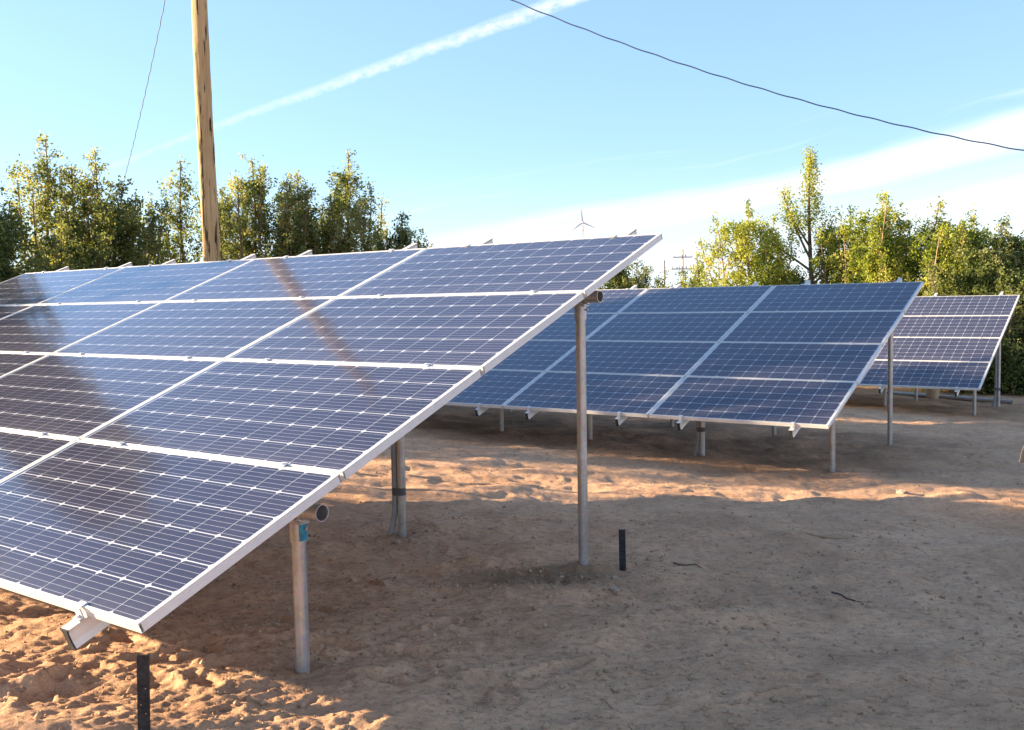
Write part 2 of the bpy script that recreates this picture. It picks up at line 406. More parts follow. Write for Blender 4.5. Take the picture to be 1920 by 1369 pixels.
M_LEAF_DARK = mat_leaf('dark_leaves', [(0.040, 0.070, 0.032), (0.140, 0.180, 0.065), (0.32, 0.33, 0.13)])
M_LEAF_GOLD = mat_leaf('yellow_green_leaves', [(0.090, 0.140, 0.030), (0.32, 0.38, 0.062), (0.56, 0.55, 0.15)])

def mat_pole():
    mt, n, b = mat('weathered_pole_wood'); tc = nd(n, 'ShaderNodeTexCoord'); P = tc.outputs['Object']
    mp = nd(n, 'ShaderNodeMapping'); mp.inputs['Scale'].default_value = (22, 22, 0.9); n.links.new(P, mp.inputs['Vector'])
    g = noise_tex(n, 1.0, 6, 0.65, mp.outputs[0])
    mp2 = nd(n, 'ShaderNodeMapping'); mp2.inputs['Scale'].default_value = (11, 11, 1.0); n.links.new(P, mp2.inputs['Vector'])
    k = noise_tex(n, 1.0, 5, 0.6, mp2.outputs[0])
    a = noise_tex(n, 0.8, 3, 0.5, P)
    c = ramp(n, g.outputs['Fac'], [(0.32, (0.24, 0.14, 0.065)), (0.46, (0.56, 0.38, 0.19)), (0.7, (0.68, 0.50, 0.28))])
    c = mix(n, ramp(n, a.outputs['Fac'], [(0.35, (0,)*3), (0.7, (0.55,)*3)]), c, (0.42, 0.22, 0.09))
    c = mix(n, ramp(n, k.outputs['Fac'], [(0.405, (1,)*3), (0.435, (0,)*3)]), c, (0.045, 0.03, 0.02))
    n.links.new(c, b.inputs['Base Color']); b.inputs['Roughness'].default_value = 0.85; b.inputs['Specular IOR Level'].default_value = 0.2
    nb = bump(n, g.outputs['Fac'], 0.6, 0.02, None); bump(n, k.outputs['Fac'], 0.4, 0.02, b, nb)
    return mt
M_POLE = mat_pole()

# ------------------------------------------------------------------ ground: one sheet, fine near, coarse far
UD = np.array([-0.8055, 0.5925]); PD = np.array([0.5925, 0.8055])   # along a row of panels / across it
def ground_detail(x, y, damp_shade):
    r = np.hypot(x, y)
    z = 0.050*fbm(x*0.55, y*0.55, 3, 3) + 0.040*fbm(x*1.9, y*1.9, 9, 4, 0.55)
    z += 0.012*fbm(x*7, y*9, 21, 4, 0.65)
    # scraped, raked-over soil: ridges that run mostly across the view
    u = x*0.97 + y*0.22; v = -x*0.22 + y*0.97
    z += 0.030*fbm(u*0.9, v*4.2, 33, 5, 0.6)
    # churned sand in front of the first row
    ch = np.exp(-((x+1.6)**2/3.2 + (y-3.9)**2/1.6))
    q = x*0.6 + y*0.8; w = -x*0.8 + y*0.6
    z += ch*(0.038*fbm(q*1.4, w*4.2, 41, 4, 0.5) + 0.022*np.abs(fbm(q*4, w*15, 45, 4, 0.6)))
    # clods and crumbled edges
    cl = np.clip(vnoise(x*2.3+5, y*3.1, 61)+0.20, 0, 1)
    z += (0.25+0.9*ch+cl)*(0.010*np.abs(fbm(x*21, y*27, 62, 3, 0.6)) + 0.007*np.maximum(vnoise(x*38, y*38, 64), 0.12))*np.exp(-(r/11)**4)
    # footprints
    frng = np.random.default_rng(4)
    near = r < 16
    idx = np.where(near)[0]; xn = x[idx]; yn = y[idx]; zz = np.zeros(len(idx))
    for i in range(190):
        if i < 45: cx = frng.normal(-1.2, 1.1); cy = frng.normal(4.0, 0.8)
        elif i < 130: cx = frng.uniform(-1, 5); cy = frng.uniform(3.4, 9)
        else: cx = frng.uniform(-2, 6); cy = frng.uniform(6, 13)
        a = frng.uniform(0, math.pi); L = frng.uniform(.11, .15); W = frng.uniform(.04, .055); dep = frng.uniform(.008, .022)*(1.1 if i < 45 else 0.45)
        s = np.abs(xn-cx) + np.abs(yn-cy) < 0.5; xs = xn[s]-cx; ys = yn[s]-cy
        p = (xs*math.cos(a)+ys*math.sin(a))/L; t = (-xs*math.sin(a)+ys*math.cos(a))/W
        d = np.sqrt(p*p+t*t)
        zz[s] += -dep/(1+np.exp((d-1)*9)) + dep*0.55*np.exp(-((d-1.35)/0.25)**2)
    # low mounds round the posts
    for px, py in POSTS:
        d = np.hypot(xn-px, yn-py); zz += 0.022*np.exp(-(d/0.16)**2)*(1+1.2*vnoise(xn*14, yn*14, 8))
    z[idx] += zz
    # turned earth by the rear post of the first row
    dm = np.exp(-(((x-0.15)/0.42)**2 + ((y-5.55)/0.30)**2)**1.5)
    z += dm*0.05*np.abs(fbm(x*13, y*13, 77, 3))
    n2 = 0.5 + fbm(x*3.3, y*3.3, 55, 4)
    d = np.clip(dm*1.6*n2, 0, 0.75)
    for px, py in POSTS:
        d = np.maximum(d, 0.5*np.exp(-(np.hypot(x-px, y-py)/0.17)**2))  # contact shade at each post foot, darkened into the soil colour
    # shade painted into the soil underneath the second and third rows, roughened too
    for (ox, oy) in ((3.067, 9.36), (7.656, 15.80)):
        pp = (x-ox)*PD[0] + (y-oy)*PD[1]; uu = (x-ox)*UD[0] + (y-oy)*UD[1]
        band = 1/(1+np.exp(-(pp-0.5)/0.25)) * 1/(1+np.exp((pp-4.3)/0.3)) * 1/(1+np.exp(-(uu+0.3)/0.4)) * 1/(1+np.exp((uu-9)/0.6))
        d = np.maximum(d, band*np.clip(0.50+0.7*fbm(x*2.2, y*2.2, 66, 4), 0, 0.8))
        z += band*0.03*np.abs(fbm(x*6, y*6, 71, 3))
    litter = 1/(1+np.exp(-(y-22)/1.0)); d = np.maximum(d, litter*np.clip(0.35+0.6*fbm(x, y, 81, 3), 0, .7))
    damp_shade[:] = np.clip(d + 0.22*np.clip(fbm(x*1.3, y*1.3, 91, 4), 0, 1), 0, 1)
    fade = 1/(1+(r/40)**4)
    return z*fade

# ---- the three arrays: where they stand
L_, RW = 1.978, 1.006
PW, PH = 1.96, 0.992
ARR = [((-1.2534, 3.1445, -1.0396+CAMH), 2.507370, 0.373655), ((3.0675, 9.3628, -1.2405+CAMH), 2.512601, 0.363530), ((7.6559, 15.7952, -1.5262+CAMH), 2.507480, 0.388266)]
def frame_of(k):
    P0, az_, ti = ARR[k]; u = Vector((math.cos(az_), math.sin(az_), 0)); nh = Vector((math.sin(az_), -math.cos(az_), 0))
    v = nh*math.cos(ti) + Vector((0, 0, math.sin(ti))); n = (-u).cross(v)
    return Vector(P0), u, v, n
POST_E = [0.25, 1.75, 3.27, 4.65, 6.15, 7.6]; SF, SR = 0.9205, 3.3313
POST_LIST = []
for k in range(3):
    P0, u, v, n = frame_of(k)
    for s_, row in ((SF, 'front'), (SR, 'rear')):
        for e in POST_E:
            B = P0 + u*e + v*s_ - n*0.16; POST_LIST.append((k, row, e, B))
POSTS = [(b.x, b.y) for _, _, _, b in POST_LIST]

def build_ground():
    rad = [0.0]; r = 0.8
    while r < 7.5: rad.append(r); r *= (1.012 if r < 3 else 1.0030)
    while r < 24: rad.append(r); r *= 1.006
    while r < 80: rad.append(r); r *= 1.03
    while r < 4000: rad.append(r); r *= 1.25
    rad = np.array(rad)
    fine = np.arange(-36, 36.01, 0.16); coarse = np.arange(40, 322, 6.0)
    ang = np.radians(np.concatenate([fine, coarse])); na = len(ang); nr = len(rad)
    rr, aa = np.meshgrid(rad[1:], ang, indexing='ij')
    x = (rr*np.sin(aa)).ravel(); y = (rr*np.cos(aa)).ravel()
    x = np.concatenate([[0.0], x]); y = np.concatenate([[0.0], y])
    damp_shade = np.zeros(len(x)); z = gbase(x, y) + ground_detail(x, y, damp_shade)
    v = np.stack([x, y, z], 1)
    i = np.arange(nr-2)[:, None]*na; j = np.arange(na)[None, :]; j2 = (j+1) % na
    q = np.stack([1+i+j, 1+i+j2, 1+i+na+j2, 1+i+na+j], -1).reshape(-1, 4)[:, ::-1]
    tri = np.stack([np.zeros(na, int), 1+np.arange(na), 1+(np.arange(na)+1) % na, 1+(np.arange(na)+1) % na], 1)
    me = bpy.data.meshes.new('ground'); nq = len(q)
    loops = np.concatenate([q.ravel(), tri[:, [0, 2, 1]].ravel()]); starts = np.concatenate([np.arange(nq)*4, nq*4+np.arange(na)*3])
    me.vertices.add(len(v)); me.vertices.foreach_set('co', v.astype(np.float32).ravel())
    me.loops.add(len(loops)); me.loops.foreach_set('vertex_index', loops.astype(np.int32))
    me.polygons.add(len(starts)); me.polygons.foreach_set('loop_start', starts.astype(np.int32)); me.polygons.foreach_set('use_smooth', np.ones(len(starts), bool))
    me.update(calc_edges=True)
    a = me.attributes.new('damp_shade', 'FLOAT', 'POINT'); a.data.foreach_set('value', damp_shade.astype(np.float32))
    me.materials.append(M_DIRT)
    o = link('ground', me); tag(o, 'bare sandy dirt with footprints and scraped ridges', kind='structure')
    return o
ground = build_ground()

# ------------------------------------------------------------------ solar panels
def cell_poly():
    h = 0.0778; c = 0.0115
    return [(-h+c, -h), (h-c, -h), (h, -h+c), (h, h-c), (h-c, h), (-h+c, h), (-h, h-c), (-h, -h+c)]
def set_cell_uv(me, centers):
    uv = me.uv_layers.new(name='UVMap'); co = np.zeros(len(me.vertices)*3); me.vertices.foreach_get('co', co); co = co.reshape(-1, 3)
    li = np.zeros(len(me.loops), int); me.loops.foreach_get('vertex_index', li)
    p = co[li][:, :2] - centers[li]
    uv.data.foreach_set('uv', ((p+0.0775)/0.155).ravel())
CELL_POS = [((i-5.5)*0.1588, (j-2.5)*0.1613) for j in range(6) for i in range(12)]
def make_cell_mesh():
    b = MB(); p = cell_poly(); v = [(x, y, 0.0006) for x, y in p] + [(x, y, 0.0001) for x, y in p]
    b.add(v, [tuple(range(8))] + [(i, 8+i, 8+(i+1) % 8, (i+1) % 8) for i in range(8)])
    me = b.mesh('cell', M_CELL); set_cell_uv(me, np.zeros((16, 2))); return me
def make_cells_joined():
    b = MB(); cs = []
    for cx, cy in CELL_POS:
        b.add([(cx+x, cy+y, 0.0006) for x, y in cell_poly()], [tuple(range(8))]); cs += [(cx, cy)]*8
    me = b.mesh('cells', M_CELL); set_cell_uv(me, np.array(cs)); return me
ME_CELL, ME_CELLS = make_cell_mesh(), make_cells_joined()
def make_frame_mesh():
    b = MB(); W, H, D = PW/2, PH/2, 0.040
    lip = 0.0105
    # long bars, full length; short bars butt between them.  profile: outer wall with grooves, top lip, bottom flange
    prof = [(0, 0), (0, -.0075), (.0009, -.009), (.0009, -.0105), (0, -.012), (0, -.0215), (.0009, -.023), (.0009, -.0245), (0, -.026), (0, -D), (.028, -D), (.028, -D+.002), (.002, -D+.002), (.002, -.006), (lip, -.0025), (lip, 0)]
    def bar(p0, p1, inward):
        b.prism(prof, p0, p1, inward, (0, 0, 1))
    # mitred look: long bars along x
    bar((-W, -H, 0), (W, -H, 0), (0, 1, 0)); bar((W, H, 0), (-W, H, 0), (0, -1, 0))
    bar((W, -H+.0285, -.0003), (W, H-.0285, -.0003), (-1, 0, 0)); bar((-W, H-.0285, -.0003), (-W, -H+.0285, -.0003), (1, 0, 0))
    # corner fillers bring the short bars' lips to the corners
    for sx in (1, -1):
        for sy in (1, -1):
            b.box((sx*(W-.0053), sy*(H-.0198), -.0201), (.0100, .0178, .0386))
    return b.mesh('frame', M_FRAME)
ME_FRAME = make_frame_mesh()
def make_body_mesh():
    b = MB(); b.box((0, 0, -.0065), (PW-.006, PH-.006, .003)); b.box((0.0, PH/2-.12, -.0185), (.11, .07, .019), mi=1)
    return b.mesh('panel', [M_BACK, M_DARK])
ME_BODY = make_body_mesh()
def make_glass_mesh():
    b = MB(); b.box((0, 0, -.0028), (PW-.019, PH-.019, .0012))
    me = bpy.data.meshes.new('glass'); W, H = PW/2-.009, PH/2-.009
    me.from_pydata([(-W, -H, -.0020), (W, -H, -.0020), (W, H, -.0020), (-W, H, -.0020)], [], [(0, 1, 2, 3)]); me.materials.append(M_GLASS); return me
ME_GLASS = make_glass_mesh()

def rail_meshes(z0, length):
    # rail built along local Y from y=0; top of the profile at z=z0
    w = 0.024; prof = [(-w, 0), (w, 0), (w*.62, -.018), (w*.58, -.055), (w*.85, -.080), (-w*.85, -.080), (-w*.58, -.055), (-w*.62, -.018)]
    b = MB(); b.prism(prof, (0, 0, z0), (0, length, z0), (1, 0, 0), (0, 0, 1)); rail = b.mesh('rail', M_RAIL)
    p2 = [(x*1.06, z*1.03+.0010) for x, z in prof]
    b = MB(); b.prism(p2, (0, -.006, z0), (0, 0.0, z0), (1, 0, 0), (0, 0, 1)); cap = b.mesh('end_cap', M_DARK)
    b = MB(); b.prism(p2, (0, length, z0), (0, length+.004, z0), (1, 0, 0), (0, 0, 1)); cap2 = b.mesh('end_cap', M_RAIL)
    return rail, cap, cap2
RAIL_Y0, RAIL_Y1 = -0.08, 4.285
ME_RAIL, ME_CAP, ME_CAP2 = rail_meshes(-0.0405, RAIL_Y1-RAIL_Y0)
def clamp_meshes():
    b = MB(); b.box((0, 0, .0035), (.038, .030, .004)); b.box((0, 0, -.020), (.030, .010, .040)); b.tube([(0, 0, .005), (0, 0, .012)], .0075, 6)
    mid = b.mesh('clamp', [M_RAIL])
    b = MB(); b.box((0, .004, .0035), (.040, .030, .004)); b.box((0, -.0135, -.020), (.040, .006, .046)); b.box((.0, -.024, -.036), (.040, .018, .005)); b.tube([(0, -.022, -.034), (0, -.022, -.024)], .0075, 6); 
    end = b.mesh('clamp', [M_RAIL])
    return mid, end
ME_MID, ME_END = clamp_meshes()

ARRAY_LABEL = ['large nearest solar array of sixteen blue panels, sky mirrored in it',
               'second solar array behind the nearest one, leaf shadows over its panels',
               'farthest solar array at the right edge, in front of the dense bushes']
CELLS_COL = [1, 1, 1]
def build_array(k):
    P0, u, v, n = frame_of(k)
    X, Y, Z = -u, v, n
    base = Vector((P0.x, P0.y, gz(P0.x, P0.y)))
    root = empty('solar_array', base, ARRAY_LABEL[k], 'solar array', 'solar arrays in parallel rows')
    def M(uc, vc, zc=0.0, rx=0.0, ry=0.0):
        o = P0 + u*uc + v*vc + n*zc - base
        m4 = Matrix(((X.x, Y.x, Z.x, o.x), (X.y, Y.y, Z.y, o.y), (X.z, Y.z, Z.z, o.z), (0, 0, 0, 1)))
        if rx or ry: m4 = m4 @ Matrix.Rotation(rx, 4, 'X') @ Matrix.Rotation(ry, 4, 'Y')
        return m4
    rr = random.Random(100+k)
    for c in range(4):
        for r in range(4):
            p = link('solar_panel', ME_BODY, root, M(c*L_+PW/2, r*RW+PH/2, 0, R(rr.uniform(-.1, .1)), R(rr.uniform(-.07, .07))))
            link('frame', ME_FRAME, p); link('glass_pane', ME_GLASS, p)
            if c < CELLS_COL[k]:
                for cx, cy in CELL_POS:
                    o = link('cell', ME_CELL, p); o.location = (cx, cy, -.00535)
            else:
                o = link('cell_grid', ME_CELLS, p); o.location = (0, 0, -.00535); o['kind'] = 'stuff'
        for e in (0.352, 1.575):
            rl = link('rail', ME_RAIL, root, M(c*L_+e, RAIL_Y0))
            link('end_cap', ME_CAP, rl); link('end_cap', ME_CAP2, rl)
            for r in (1, 2, 3): link('clamp', ME_MID, root, M(c*L_+e, r*RW-(RW-PH)/2))
            link('clamp', ME_END, root, M(c*L_+e, 0))
            link('clamp', ME_END, root, M(c*L_+e, 3*RW+PH) @ Matrix.Rotation(math.pi, 4, 'Z'))
    PR = 0.0365
    for s_ in (SF, SR):
        a = P0 + u*(0.10 if s_ == SF else 0.11) + v*s_ - n*(0.121+PR) - base; bb = P0 + u*7.82 + v*s_ - n*(0.121+PR) - base
        b = MB(); b.pipe(a, bb, PR, PR-.0042, 24); b.tube([a + (bb-a).normalized()*.30, a + (bb-a).normalized()*.302], PR-.005, 16)
        link('cross_pipe', b.mesh('cross_pipe', M_GALV, True), root)
    for kk, row, e, B in POST_LIST:
        if kk != k: continue
        g0 = gz(B.x, B.y); b = MB(); x, y = B.x-base.x, B.y-base.y; top = B.z-base.z; low = g0-0.35-base.z
        # square-cut steel pipe
        b.tube([(x, y, low), (x, y, top-.06)], .0302, 20)
        pst = link('post', b.mesh('post', M_GALV, True), root)
        b = MB(); b.tube([(x, y, top-.135), (x, y, top-.055), (x, y, top-.035)], [.0365, .0365, .034], 20)
        fit = link('post_collar', b.mesh('post_collar', M_GALV, True), pst)
        # saddle that wraps the cross pipe, with its bolts
        b = MB(); dx = u*0.055
        a1 = Vector((x, y, top)) - dx; a2 = Vector((x, y, top)) + dx
        b.tube([a1, a2], PR+.005, 20); 
        for sx in (-1, 1):
            q = Vector((x, y, top-.045)) + u*(.040*sx) + Vector((PD[0], PD[1], 0))*(-.030)
            b.tube([q, q + Vector((PD[0], PD[1], 0))*(-.018)], .008, 6)
        q = Vector((x, y, top-.075)) + u*(-.03); b.tube([q, q + u*(-.022)], .007, 6)
        b.box((x, y, top-.052), (.085, .05, .008), Matrix(((X.x, PD[0], 0), (X.y, PD[1], 0), (0, 0, 1))))
        link('pipe_saddle', b.mesh('pipe_saddle', M_GALV, True), pst)
        if k == 0 and row == 'front' and e < 1:
            fit.data.materials.append(M_BLUE)
            # painted wrap on the side of the collar
            b = MB(); aw = []
            for i in range(10):
                t = R(-75 + 12*i); aw.append((x+.0378*math.cos(t), y+.0378*math.sin(t)))
            vv = [(p[0], p[1], top-.128) for p in aw] + [(p[0], p[1], top-.058) for p in aw]
            b.add(vv, [(i, i+1, 11+i, 10+i) for i in range(9)])
            w = link('paint_wrap', b.mesh('paint_wrap', M_BLUE, True), pst); w['label'] = 'bright blue paint on the collar of the nearest post'
        if (k == 0 and row == 'rear' and 1 < e < 2) or (k == 1 and row == 'front' and 1 < e < 2) or (k == 2 and row == 'rear' and e < 1):
            side = Vector((-0.92, 0.22, 0)); g_ = g0-base.z
            pts = []
            for t in np.linspace(0, 1, 14):
                h = -0.08 + t*(top-g_+.02); off = .052 + 0.055*max(0, 1-(h+.02)/0.26)**1.6 if h < .26 else .052
                pts.append(Vector((x, y, g_+h)) + side*off)
            b = MB(); b.tube(pts, .021, 12); link('conduit', b.mesh('conduit', M_GREY, True), root)
            b = MB(); c_ = Vector((x, y, g_+.31)); ring = []
            for i in range(20):
                t = 2*math.pi*i/20; d = Vector((math.cos(t), math.sin(t), 0)); ext = .0315 + max(0, d.dot(side))**3*.044
                ring.append(c_ + d*ext)
            b.add([tuple(p) for p in ring] + [tuple(p+Vector((0, 0, .052))) for p in ring], [(i, (i+1) % 20, 20+(i+1) % 20, 20+i) for i in range(20)])
            link('tape_band', b.mesh('tape_band', M_TAPE, True), root)
    return root
for k in range(3): build_array(k)

# ------------------------------------------------------------------ utility pole and wires
px, py = -5.29, 17.25; g0 = gz(px, py); top = 8.35+CAMH
pole = empty('utility_pole', (px, py, g0), 'tall weathered wooden pole standing behind the nearest solar array', 'utility pole')
def pole_mesh():
    n = 28; zs = np.linspace(-.5, top-g0, 60); pr = np.random.default_rng(3); v = []
    for i, z in enumerate(zs):
        t = (z+.5)/(top-g0+.5)
        for j in range(n):
            a = 2*math.pi*j/n
            wob = 0.006*math.sin(3*a+z*.7)+0.004*math.sin(7*a+z*1.9)+0.006*pr.normal()*.4
            r = .150-.022*t+wob
            v.append((r*math.cos(a)+.012*math.sin(z*.6)-.006*z, r*math.sin(a)+.01*math.cos(z*.5), z))
    f = [(i*n+j, i*n+(j+1) % n, (i+1)*n+(j+1) % n, (i+1)*n+j) for i in range(59) for j in range(n)] + [tuple(59*n+j for j in range(n))]
    b = MB(); b.add(v, f); return b.mesh('pole_shaft', M_POLE, True)
link('shaft', pole_mesh(), pole)
b = MB(); b.tube([(-.06, -.14, top-g0-.30), (-.06, -.22, top-g0-.30)], .03, 10); b.tube([(-.06, -.22, top-g0-.34), (-.06, -.22, top-g0-.24)], .04, 10)
link('insulator', b.mesh('insulator', M_GREY, True), pole)
b = MB(); b.tube([(.175, .02, -.2), (.170, .02, 2.6)], .018, 8); link('ground_conduit', b.mesh('ground_conduit', M_BARK, True), pole)
def wire(B, c, t1, n, label, amp):
    pts = []
    for i in range(n):
        t = t1*i/(n-1); x = px + t*(B[0]-px); y = py + t*(B[1]-py); z = c[0]*t*t+c[1]*t+c[2]+CAMH
        ph = t*math.hypot(B[0]-px, B[1]-py)*2*math.pi/0.55
        pts.append((x+amp*math.cos(ph)*.6, y, z+amp*math.sin(ph)))
    b = MB(); b.tube(pts, .0105, 6); o = link('overhead_wire', b.mesh('overhead_wire', M_WIRE, True)); tag(o, label, 'wire')
wire((16, 13), (7.3865, -14.1861, 8.0564), 1.25, 420, 'dark twisted wire sagging across the sky to the right edge', .006)
wire((-12, 30), (1.3895, -6.1197, 8.0814), 1.2, 320, 'thin slack wire dropping left of the pole behind the tall trees', .010)

# ------------------------------------------------------------------ trees
def leaves(centers, tints, size, squash, trng):
    n = len(centers); d = trng.normal(size=(n, 3)); d /= np.linalg.norm(d, axis=1)[:, None]
    e = trng.normal(size=(n, 3)); e -= d*(e*d).sum(1)[:, None]; e /= np.linalg.norm(e, axis=1)[:, None]
    s = size*trng.uniform(.6, 1.35, n)[:, None]
    v = np.stack([centers-d*s, centers+e*s*squash, centers+d*s, centers-e*s*squash], 1).reshape(-1, 3)
    q = np.arange(n*4).reshape(-1, 4); return v, q, np.repeat(tints, 4)

def make_tree(x, y, h, r, label, seed, leafmat, barkmat=M_BARK, stems=4, dens=1.0, lean=(0, 0), bare=0.08, open_=0.0, size=.034, spire=0.25, group=None, up=0.75, cat='tree', clump=.125, bushy=0.35):
    t = np.random.default_rng(seed); g0 = gz(x, y)
    root = empty('tree', (x, y, g0), label, cat, group); r *= 1.3
    mb = MB(); C = []; T = []
    stems += 2
    for s in range(stems):
        hh = h*(1.0 if s == 0 else t.uniform(.66, .97)); a0 = t.uniform(0, 2*math.pi)
        off = t.uniform(0, .3)*r if s == 0 else t.uniform(.35, .95)*r
        if s == 0: a0 += 0
        n = 9; pts = []; wx = t.normal(0, .05, 2)
        b0 = np.array([math.cos(a0), math.sin(a0)])*min(.25, r*.2)*(s > 0)
        for i in range(n):
            f = i/(n-1); o = b0 + np.array([math.cos(a0), math.sin(a0)])*off*f**.8 + np.array(lean)*h*f**1.25 + np.array([math.sin(f*7+seed+s), math.cos(f*6+s*2)])*.03*h*.25
            pts.append((o[0], o[1], -.15+(hh+.15)*f))
        r0 = (.028+.008*h)*(1 if s == 0 else .7)
        mb.tube(pts, [r0*(1-.9*(i/(n-1))) + .004 for i in range(n)], 6, False)
        P = np.array(pts)
        nb = int((16+hh*6)*(1 if s == 0 else .8)*dens**.5)
        for _ in range(nb):
            f = t.uniform(bare, .985)**(0.9); k = min(int(f*(n-1)), n-2); w = f*(n-1)-k; p = P[k]*(1-w)+P[k+1]*w
            prof = max(.22, (min(1, (1-f)/(1-spire)))**.6)*(.55+.45*min(1, f/.3))
            ln = r*.85*prof*t.uniform(.45, 1.0)*(.8 if s else 1) + .08
            a = t.uniform(0, 2*math.pi); ev = up*t.uniform(.6, 1.3)
            d = np.array([math.cos(a), math.sin(a), ev]); d /= np.linalg.norm(d); d[:2] += np.array(lean)*.6
            m_ = 4; bp = [p + d*ln*(q/(m_-1)) + np.array([0, 0, .10*ln*(q/(m_-1))**2]) + t.normal(0, .02, 3)*(q > 0) for q in range(m_)]
            mb.tube(bp, [max(.016*(1-f)+.008, .006)*(1-.6*q/(m_-1)) for q in range(m_)], 4, False)
            tb = t.uniform(0, 1)
            nc = max(1, int(ln/ .16))
            for q in range(nc):
                if t.uniform() < open_: continue
                g_ = (q+.8)/nc if nc > 1 else 1.0
                g_ = min(1, max(.15, g_+t.normal(0, .08))); kk = min(int(g_*(m_-1)), m_-2); ww = g_*(m_-1)-kk
                cc = bp[kk]*(1-ww)+bp[kk+1]*ww + t.normal(0, .04, 3)
                rad = clump*t.uniform(.6, 1.25)*(.7+.3*prof) ; nl = int(46*dens*(rad/.15)**1.6*(.034/size)**1.3)
                C.append(cc + t.normal(0, 1, (nl, 3))*rad*np.array([.5, .5, .62])); T.append(np.clip(tb*.75+t.normal(.12, .16, nl), 0, 1))
        # tip tuft
        for f in (1.0, .93, .86):
            p = P[-1]*f + P[-3]*(1-f) if f < 1 else P[-1]; nl = int(16*dens); C.append(p + t.normal(0, 1, (nl, 3))*np.array([.05, .05, .09])); T.append(np.clip(t.normal(.65, .2, nl), 0, 1))
    # clumps that fill the crown between the limbs, leaving holes
    nf = int(175*r*h*dens*(1-open_)**2)
    for _ in range(nf):
        f = .03+.87*t.uniform(0, 1)**1.1; a = t.uniform(0, 2*math.pi)
        env = min(1, (1.02-f)/(1-spire*.45))**.45*(.75+.25*min(1, f/.25))*(1+.34*math.sin(2*a+seed)+.30*math.sin(f*11+seed*1.7+2*a))
        rr = r*env*math.sqrt(t.uniform(.05, 1))*1.15
        if vnoise(np.array(f*h*1.5+seed*3.1), np.array(a*1.6+seed)) < -.16: continue
        cc = np.array([rr*math.cos(a), rr*math.sin(a), f*h]); cc[:2] += np.array(lean)*h*f**1.25
        tb = .5+vnoise(np.array(f*h*1.1+seed), np.array(a*1.2-seed))*1.1 + t.normal(0, .12); rad = clump*t.uniform(.55, 1.1); nl = int(46*dens**.5*(rad/.15)**1.6*(.034/size)**1.3)+3
        C.append(cc + t.normal(0, 1, (nl, 3))*rad*np.array([.55, .55, .72])); T.append(np.clip(tb+t.normal(0, .15, nl), 0, 1))
    # low brush at the foot
    nbz = int(26*r*bushy/.35*dens)
    for _ in range(nbz):
        a = t.uniform(0, 2*math.pi); rr = r*math.sqrt(t.uniform(0, 1))*1.05; cc = np.array([rr*math.cos(a), rr*math.sin(a), t.uniform(.1, .42)*h*.9])
        tb = t.uniform(0, .8); nl = int(60*dens*(.034/size)**1.3); C.append(cc + t.normal(0, 1, (nl, 3))*np.array([.16, .16, .17])); T.append(np.clip(tb+t.normal(0, .15, nl), 0, 1))
    link('trunk', mb.mesh('trunk', barkmat, True), root)
    v, q, tt = leaves(np.concatenate(C), np.concatenate(T), size, .55, t)
    me = fast_mesh('crown', v, q, leafmat); a = me.attributes.new('tint', 'FLOAT', 'POINT'); a.data.foreach_set('value', tt.astype(np.float32))
    link('crown', me, root)
    return root

